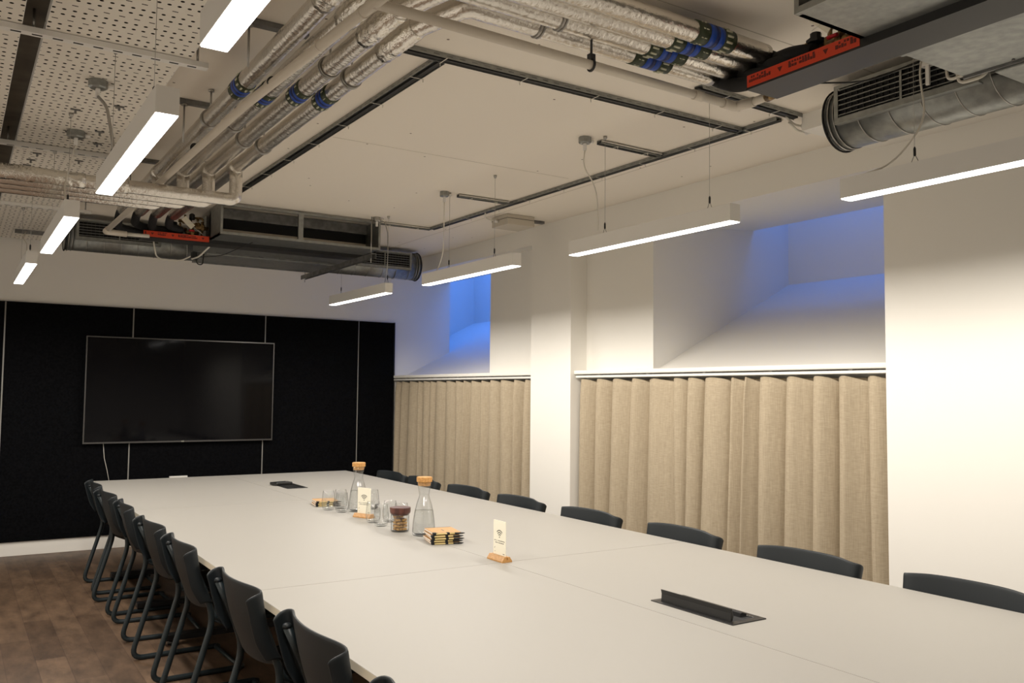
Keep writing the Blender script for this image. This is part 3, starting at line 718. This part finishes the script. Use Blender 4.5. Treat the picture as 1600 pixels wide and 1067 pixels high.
for i in range(4):
    zz = PZ
    t = fpipe([(xp[i], 6.72, zz), (xp[i], yx[i] + .36, zz), (xp[i]+.03, yx[i]+.24, zz+.03), (xp[i]+.10, yx[i], zz+.035), (xe[i], yx[i], zz+.03)],
              '%s of the four parallel foil wrapped pipes running under the ceiling' % ol[i], group='four parallel foil pipes under the ceiling')
    MB().tube(arc_path([(xp[i], yx[i]+.46, zz), (xp[i], yx[i]+.36, zz), (xp[i]+.03, yx[i]+.24, zz+.03)], .03, 5, .02), PR+.003, 18, jit=.06).build('elbow_wrap', 'foil_wrinkled', t)
    band(t, (xp[i], (3.66, 3.71, 3.60, 3.60)[i], zz), (0, 1, 0), flip=i in (0,))
    band(t, ((2.31, 2.28, 2.25, 2.26)[i], yx[i], zz+.032), (1, 0, 0), .19, flip=i in (1, 2))
    for y in ((3.25, 4.45) if i > 1 else (4.2,)): strap(t, (xp[i], y + .06*(i == 3), zz), (0, 1, 0))
    if i > 1: strap(t, (1.72 + (.0 if i == 3 else .03), yx[i], zz+.035), (1, 0, 0))
    t2 = fpipe([(xp[i], legy[i], zz-.03), (xp[i], legy[i], 2.595), (XL+.02, legy[i], 2.595)],
               ['thin foil pipe crossing left, farthest of four', 'foil pipe crossing left, third back of four', 'foil pipe crossing left, just behind the nearest', 'nearest foil pipe crossing left, its end dropping at the corner'][i] + ' low pipes', r=PR-.003, group='foil pipes crossing to the left wall')
    MB().tube([(xp[i], legy[i]-.05, zz), (xp[i], legy[i]+.05, zz)], PR+.004, 18, jit=.05).build('elbow_wrap', 'foil_wrinkled', t)
    if i == 3:
        MB().tube([(.66+k*.025, legy[i], 2.595) for k in range(5)], PR+.003, 18, jit=.08).build('wrinkled_wrap', 'foil_wrinkled', t2)
        MB().tube([(.10+k*.03, legy[i], 2.595) for k in range(16)], PR+.001, 18, jit=.05).build('wrinkled_wrap', 'foil_wrinkled', t2)
# hanger channel over the low pipes
def hanger(x0, x1, y, zr, label, z=CE):
    t = thing('strut_hanger', label, 'hanger', ((x0+x1)/2, y, z), 0, 'steel strut hangers on the ceiling'); h = (x1-x0)/2
    MB().box((-h, -.02, -.022), (h, .02, -.001)).build('channel', 'galvanised_dark', t)
    MB().lathe([(.018, 0), (.018, .006)], (-h*.5, 0, -.03), 6, smooth=False).lathe([(.018, 0), (.018, .006)], (h*.6, 0, -.03), 6, smooth=False).build('nut', 'steel', t)
    if zr: MB().tube([(-h*.5, 0, -.022), (-h*.5, 0, zr-z)], .0045, 8).build('threaded_rod', 'steel', t)
    MB().tube([(h*.6, 0, -.022), (h*.6, 0, -.06)], .0045, 8).build('rod_stub', 'steel', t)
hanger(.83, 1.14, 3.30, 2.74, 'ceiling hanger channel nearest the top edge, beside the foil pipes')
hanger(.84, 1.12, 4.42, 2.715, 'ceiling hanger channel right of the big left lamp')
hanger(.80, 1.10, 5.72, 2.63, 'ceiling hanger channel behind the big left lamp, farthest of three')

# cream condensate pipes
cp = tag(MB().tube(arc_path([(1.075, 2.10, 2.705), (.985, 3.6, 2.69), (.90, 6.82, 2.645)], .02), .0185, 14).build('condensate_pipe', 'cream_plastic'), 'cream plastic pipe running beside the foil pipes to the far air unit', 'pipe', 'cream condensate pipes')
MB().tube(arc_path([(.90, 6.76, 2.646), (.895, 6.86, 2.640), (1.04, 6.88, 2.64)], .02), .0215, 14).build('elbow', 'cream_plastic', cp)
MB().tube([(1.04, 6.88, 2.64), (1.20, 6.90, 2.645)], .014, 12).build('flexible_end', 'cable_white', cp)
for y in (2.52, 2.85, 3.3, 4.42):
    x = 1.075 - (y-2.1)*.06 if y < 3.6 else .965
    MB().tube([(x-.0185*0, y-.006, 2.70-.003*(y > 3.5)), (x, y+.006, 2.70)], .0215, 14).build('clip', 'black_plastic' if y > 3 else 'cream_plastic', cp)
cq = tag(MB().tube([(1.05, 2.44, 2.70), (2.72, 2.485, 2.70)], .0175, 14).build('condensate_pipe', 'cream_plastic'), 'cream plastic pipe crossing the ceiling to the near air unit', 'pipe', 'cream condensate pipes')
MB().tube(arc_path([(2.62, 2.483, 2.70), (2.70, 2.487, 2.70), (2.715, 2.40, 2.70)], .02), .021, 14).build('elbow', 'cream_plastic', cq)
MB().tube([(2.45, 2.478, 2.70), (2.50, 2.479, 2.70)], .0205, 14).build('coupling', 'cream_plastic', cq)
MB().tube([(2.715, 2.41, 2.70), (2.70, 2.31, 2.695)], .017, 12).build('outlet', 'cream_plastic', cq)
MB().tube([(2.705, 2.325, 2.695), (2.69, 2.26, 2.695)], .02, 12).build('brown_coupling', 'brass', cq)
pc = MB(); pts = [(1.92, 2.463 + .021*math.cos(a), 2.70 + .021*math.sin(a)) for a in [PI*.5 + k*2*PI/14 for k in range(15)]]
pc.tube(pts, .005, 6).tube([(1.92, 2.463, 2.72), (1.92, 2.463, CE-.002)], .0045, 8).box((1.908, 2.453, 2.715), (1.932, 2.473, 2.74)).build('pipe_clip', 'black_metal', cq)

# ------------------------------------------------------------------ fan coil units
def fcu(loc, rz, label, u_end, L_body, valves_label, far):
    t = thing('fan_coil_unit', label, 'air unit', loc, rz, 'fan coil units hung from the ceiling')
    g, gd = 'galvanised', 'galvanised_dark'
    U1 = L_body; DV = 1.27; DZ = 2.77; DR = .135
    # casing: open intake frame in front
    c = MB(); c.box((0, .02, 2.68), (U1, .30, 2.692)).box((0, .30, 2.68), (U1, .33, 2.90)).box((0, 0, 2.68), (.018, .33, CE-.005))
    c.box((U1-.018, 0, 2.68), (U1, .33, CE-.005)).build('casing', g, t)
    f = MB(); f.box((0.018, 0, 2.68), (U1-.018, .02, 2.70)).box((.018, 0, CE-.03), (U1-.018, .02, CE-.012)).box((.62*U1/1.3-.02, 0, 2.70), (.62*U1/1.3+.02, .02, CE-.03))
    f.build('intake_frame', g, t)
    i_ = MB(); i_.box((.02, .26, 2.693), (U1-.02, .298, 2.765), 'beam_cream').box((.02, .27, 2.765), (U1-.02, .298, 2.845), 'black_rubber').box((.02, .24, 2.845), (U1-.02, .298, 2.925), gd)  # flat bands for the intake back, dark fan recess put into the black one
    i_.build('filter', None, t)
    # condensate tray with its taped end
    tr = MB(); tr.box((-.49, .33, 2.65), (U1+.0, .50, 2.655)).box((-.49, .33, 2.655), (U1, .333, 2.70)).box((-.49, .497, 2.655), (U1, .50, 2.69)).box((-.49, .333, 2.655), (-.487, .497, 2.69))
    tr.build('drip_tray', 'black_metal', t)
    tp = MB(); tp.box((-.485, .3275, 2.658), (-.002, .3300, 2.703), 'tape_orange'); rr = random.Random(4 + far); u = -.475
    while u < -.02:
        w_ = rr.uniform(.006, .012)
        if rr.random() < .08:
            u += .03; tp.prism([(u, 2.69), (u+.022, 2.69), (u+.011, 2.672)], 'y', .3268, .3275, 'tape_print'); u += .05; continue
        if rr.random() > .15: tp.box((u, .3268, 2.674 + rr.choice((0, .001))), (min(u+w_, -.01), .3275, 2.684 + rr.choice((0, .004))), 'tape_print')
        if rr.random() > .3: tp.box((u, .3268, 2.6885), (min(u+w_*.8, -.01), .3275, 2.697), 'tape_print')
        u += w_ + .002
    tp.build('orange_tape', None, t)
    # valve set at the end of the casing
    v = MB()
    for k, (uu, vv, z) in enumerate(((-.27, .40, 2.72), (-.20, .44, 2.76), (-.12, .39, 2.73), (-.07, .43, 2.80), (-.16, .46, 2.83), (-.05, .37, 2.77))):
        v.tube([(uu-.05, vv, z), (uu+.05, vv, z)], .014, 10); v.lathe([(.020, -.02), (.022, -.008), (.022, .008), (.020, .02)], (uu, vv, z), 6, smooth=False); v.tube([(uu, vv, z-.01), (uu, vv, z+.05)], .009, 8)
    v.tube(arc_path([(-.04, .42, 2.70), (-.03, .42, 2.86), (-.10, .45, 2.86)], .03), .009, 8)
    v.build('brass_valves', 'brass', t)
    MB().lathe([(.008, 0), (.034, .004), (.034, .016), (.02, .02), (.02, .04), (.012, .044)], (-.245, .42, 2.765), 8, smooth=False).lathe([(.0, 0), (.022, .0), (.022, .04), (.01, .05)], (-.11, .45, 2.845), 10).build('valve_handle', 'black_plastic', t)
    MB().tube([(-.33, .39, 2.715), (-.27, .385, 2.715)], .011, 10).tube([(-.15, .36, 2.742), (-.11, .36, 2.742)], .007, 8).build('red_lever', 'red_plastic', t)
    MB().box((-.05, -.022, -.002), (.05, .022, .002), None, Matrix.Rotation(.75, 3, 'Y') @ Matrix.Rotation(PI/2, 3, 'X'), (-.16, .345, 2.80)).build('paper_tag', 'card', t)
    MB().tube(sag((-.02, .34, 2.83), (-.20, .34, 2.78), .0, 6), .0012, 5).tube([(-.13, .338, 2.775), (-.05, .33, 2.715)], .0015, 5).tube([(-.0, .33, 2.86), (.03, .31, 2.78), (.06, .30, 2.72)], .002, 6).build('tag_string', 'cable_white', t)
    # outlet box and its seams
    p = MB(); p.box((.01, .50, 2.672), (U1, .93, CE-.03)).box((.12, .93, 2.655), (U1-.05, 1.46, CE-.04))
    p.build('outlet_box', g, t, bevel=.003)
    q = MB(); q.box((.01, .502, 2.668), (U1, .512, 2.672)).box((.01, .918, 2.664), (U1, .928, 2.672)).box((.12, 1.45, 2.646), (U1-.05, 1.46, 2.655))
    for k in range(6):
        q.lathe([(.006, 0), (.006, .004)], (.1 + k*(U1-.2)/5, .54, 2.668), 8)
        q.lathe([(.006, 0), (.006, .004)], (.2 + k*(U1-.4)/5, .90, 2.668), 8)
    q.build('seam_strip', gd, t)
    MB().box((.01, .512, 2.664), (U1, .548, 2.6715)).build('edge_flange', 'galvanised', t)
    # round spiral duct with rings and end seal
    for (a, b_) in ((u_end[0], .12), (U1-.05, u_end[1])):
        dc = MB().tube([(a, DV, DZ), (b_, DV, DZ)], DR, 40, cap=True).build('round_duct', g, t)
        rg = MB(); n = max(2, int((b_-a)/.13))
        end = a if a == u_end[0] else b_
        for k in range(1, n):
            u0 = a + (b_-a)*k/n
            rg.tube([(u0 + .05*(kk/20), DV + (DR+.001)*math.cos(ang), DZ + (DR+.001)*math.sin(ang)) for kk, ang in enumerate([PI*.62 + 1.25*PI*j/20 for j in range(21)])], .003, 6)
        rg.build('spiral_seam', 'steel', dc)
        s = 1 if end == a else -1
        rn = MB()
        for du, rr_, th in ((0, DR+.006, .005), (.022, DR+.003, .004), (.05, DR+.003, .003)):
            rn.tube([(end + s*du, DV + rr_*math.cos(ang), DZ + rr_*math.sin(ang)) for ang in [2*PI*j/36 for j in range(37)]], th, 6, 'black_rubber' if du == 0 else 'steel')
        rn.build('end_ring', None, dc)
        # grille on the room side of the duct
        g0, g1 = (a+.09, a+.70) if end == a else (b_-.68, b_-.14)
        zl, zh = 2.735, 2.865; vf = DV-DR-.020
        gm = MB(); gm.box((g0-.02, vf, zl-.022), (g1+.02, vf+.004, zl)).box((g0-.02, vf, zh), (g1+.02, vf+.004, zh+.012)).box((g0-.02, vf, zl), (g0, vf+.004, zh)).box((g1, vf, zl), (g1+.02, vf+.004, zh)).box(((g0+g1)/2-.005, vf-.001, zl), ((g0+g1)/2+.005, vf+.004, zh))
        gm.box((g0-.02, vf, zl-.026), (g1+.02, vf+.06, zl-.022)).box((g0-.02, vf+.004, zl), (g0-.016, vf+.08, zh)).box((g1+.016, vf+.004, zl), (g1+.02, vf+.08, zh)).box((g0-.02, vf+.0, zh+.012), (g1+.02, vf+.09, zh+.016))
        gg = gm.build('grille_frame', g, dc)
        MB().box((g0, vf+.0165, zl), (g1, vf+.0185, zh)).build('grille_opening', 'black_rubber', gg)  # black sheet behind the slats, dark inside of the duct put into its colour
        sl = MB()
        for k in range(6): z = zl + .011 + k*(zh-zl-.018)/5; sl.box((g0, vf+.002, z-.0018), (g1, vf+.010, z+.0018), 'galvanised')
        n = int((g1-g0)/.03)
        for k in range(1, n): u0 = g0 + k*(g1-g0)/n; sl.box((u0-.001, vf+.010, zl), (u0+.001, vf+.016, zh), 'black_metal')
        sl.build('grille_slats', None, gg)
    # control wiring by the duct
    wr = MB()
    if far:
        wr.tube(arc_path([(-.30, .95, 2.72), (-.25, 1.08, 2.60), (-.05, 1.1, 2.60), (.05, .96, 2.66)], .06), .006, 8, 'cable_white')
        wr.tube(arc_path([(.06, .56, 2.665), (.02, .75, 2.60), (.0, .95, 2.60), (.05, 1.0, 2.645)], .05), .007, 8, 'cable_white')
        wr.tube(arc_path([(.02, .92, 2.655), (.05, .93, 2.56), (.09, .92, 2.56), (.10, .93, 2.655)], .03), .005, 8, 'cable_strip_black')
        wr.box((.0, .90, 2.61), (.04, .96, 2.66), 'cable_strip_black')
        wr.tube(arc_path([(.03, .93, 2.62), (.16, .6, 2.60), (.30, .2, 2.67)], .1), .003, 6, 'cable_strip_black')
    else:
        wr.tube(arc_path([(-.16, 1.10, 2.83), (-.13, 1.06, 2.73), (-.03, 1.05, 2.73), (.0, 1.10, 2.82)], .03), .006, 8, 'cable_white')
        wr.tube(arc_path([(-.12, 1.09, 2.83), (-.08, 1.05, 2.70), (.02, 1.05, 2.70), (.04, 1.10, 2.80)], .03), .006, 8, 'cable_white')
        wr.box((-.26, 1.085, 2.83), (-.16, 1.118, 2.87), 'white_metal').box((-.24, 1.09, 2.75), (-.225, 1.10, 2.83), 'white_metal')
        wr.box((-.02, 1.08, 2.84), (.02, 1.10, 2.87), 'yellow_plastic').box((.07, 1.075, 2.815), (.095, 1.095, 2.84), 'red_plastic')
        wr.tube(arc_path([(.13, 1.09, 2.86), (.15, 1.07, 2.70), (.18, 1.07, 2.70), (.24, 1.09, 2.84)], .02), .007, 8, 'cable_strip_black')
        wr.tube(arc_path([(-.45, .50, 2.70), (-.30, .8, 2.72), (-.18, 1.08, 2.86)], .1), .0035, 6, 'cable_strip_black')
        wr.tube([(.10, .99, 2.69), (.8, .99, 2.69)], .013, 10, 'galvanised'); wr.tube([(.05, 1.04, 2.69), (.8, 1.04, 2.69)], .007, 8, 'cable_strip_black')
    wr.build('control_wiring', None, t)
    # hanging rods
    rd = MB()
    for uu in (.25, U1-.25):
        for vv in (.9,): rd.tube([(uu, vv, 2.86), (uu, vv, CE-.002)], .005, 8)
    rd.build('hanging_rod', 'steel', t)
    return t
f1 = fcu((1.66, 6.66, 0), 0, 'long grey air unit with round duct before the far wall', (-.93, 2.27), 1.31, '', 1)
f2 = fcu((2.15, 1.74, 0), -PI/2, 'near grey air unit with round duct at the upper right corner', (-.76, 1.9), 1.31, '', 0)

# black rubber hoses between pipes and valves
def hose(pts, label, group, r=.026):
    tag(MB().tube(arc_path(pts, .09, 7), r, 14).build('rubber_hose', 'black_rubber'), label, 'hose', group)
gA, gB = 'black insulated hoses of the far air unit', 'black insulated hoses of the near air unit'
hl = ['leftmost', 'second', 'third', 'rightmost']
for i in range(4):
    ty = 7.10 - .025*i; tz = 2.705 + .03*(i % 2)
    hose([(xp[i], 6.70, PZ), (xp[i], 6.86, PZ), (xp[i]+.02, ty-.02, tz+.02), (xp[i]+.12, ty, tz), (1.42, ty, tz)], '%s black hose bending from the foil pipes to the far air unit' % hl[i], gA, .03)
hl = ['topmost', 'second from top', 'third from top', 'lowest']
for i in range(4):
    hose([(xe[i]-.02, yx[i], PZ+.03), (xe[i]+.06, yx[i], PZ+.02), (2.56+.015*i, yx[i]-.16, 2.76-.01*i), (2.555+.02*i, 1.98, 2.735 + .02*(i % 2))], '%s black hose bending from the foil pipes to the near air unit' % hl[i], gB, .029)
# diagonal support channel below the far unit
ss = thing('support_strut', 'dark steel channel hung below the far air unit', 'support strut', (2.84, 7.35, 2.60), 0)
MB().box((-.021, -.86, -.02), (-.017, .84, .02)).box((.017, -.86, -.02), (.021, .84, .02)).box((-.017, -.86, .016), (.017, .84, .02)).build('channel', 'galvanised_dark', ss)
MB().tube([(0, -.80, -.05), (0, -.80, CE-2.60-.001)], .0045, 8).build('threaded_rod', 'steel', ss)
MB().tube([(0, .78, -.05), (0, .78, .05)], .0045, 8).build('threaded_rod', 'steel', ss)

# ------------------------------------------------------------------ perforated ceiling panels on slotted rails
pz = 2.85
def ppanel(x0, x1, y0, y1, label, g='perforated white ceiling panels'):
    t = thing('perforated_panel', label, 'ceiling panel', ((x0+x1)/2, (y0+y1)/2, pz), 0, g); a, c = (x1-x0)/2, (y1-y0)/2
    MB().add([(-a, -c, 0), (a, -c, 0), (a, c, 0), (-a, c, 0)], [(0, 3, 2, 1)]).build('sheet', 'perforated_metal', t)
    e = MB().box((-a-.002, -c, 0), (-a, c, .04)).box((a, -c, 0), (a+.002, c, .04)).box((-a, -c-.002, 0), (a, -c, .04)).box((-a, c, 0), (a, c+.002, .04)).build('edge', 'white_metal', t)
yy = [1.86, 3.66, 5.42, 7.23, 8.98]
ln = ['nearest', 'second nearest', 'third nearest', 'farthest']
for i in range(4):
    ppanel(.245, .765 - .02*i, yy[i]+.015, yy[i+1]-.015, '%s wide perforated white panel beside the left lamps' % ln[i])
    ppanel(-.36, .165, yy[i]+.015, yy[i+1]-.015, '%s perforated white panel at the left photo edge' % ln[i])
for i, y in enumerate(yy[1:4]):
    t = thing('slotted_rail', ['nearest', 'middle', 'farthest'][i] + ' of the slotted white rails below the perforated panels', 'rail', (.24, y, pz-.024), 0, 'slotted rails carrying the perforated panels')
    s = MB().box((-.9, -.02, -.0), (.60, .02, .022), 'white_metal')
    for k in range(21): s.box((-.88 + k*.07, -.006, -.0005), (-.845 + k*.07, .006, .0001), 'black_metal')
    s.build('channel', None, t)
    MB().tube([(.56, 0, .022), (.56, 0, CE-pz+.022)], .005, 8).build('threaded_rod', 'steel', t)
    MB().tube([(-.035, 0, .022), (-.035, 0, CE-pz+.022)], .005, 8).build('threaded_rod', 'steel', t)
# black butterfly toggles poking through the sheets
tg = [(.45, 4.62), (.62, 4.45), (.60, 4.95), (.62, 5.2), (.47, 5.05), (.36, 5.62), (.34, 5.80), (.58, 5.66), (.33, 5.95)]
tl = ['left of the grey box by the big lamp', 'right of the grey box by the big lamp', 'near the panel edge behind the big lamp', 'right of the round ceiling box', 'just left of the round ceiling box', 'left, just beyond the middle rail', 'left, second beyond the middle rail', 'right, just beyond the middle rail', 'left, close to the foil pipes']
for i, (x, y) in enumerate(tg):
    o = MB().box((-.022, -.006, -.006), (.022, .006, 0)).box((-.005, -.005, -.022), (.005, .005, -.006)).build('panel_clip', 'galvanised_dark')
    o.location = (x, y, pz-.0005); tag(o, 'small dark clip on the perforated panel, ' + tl[i], 'clip', 'small dark clips on the perforated panels')
br = thing('wire_bracket', 'short dark bar on the far perforated panel above the small left lamp', 'bracket', (.52, 8.45, pz-.002))
MB().box((-.12, -.02, -.03), (.12, .02, 0)).build('bar', 'galvanised_dark', br)
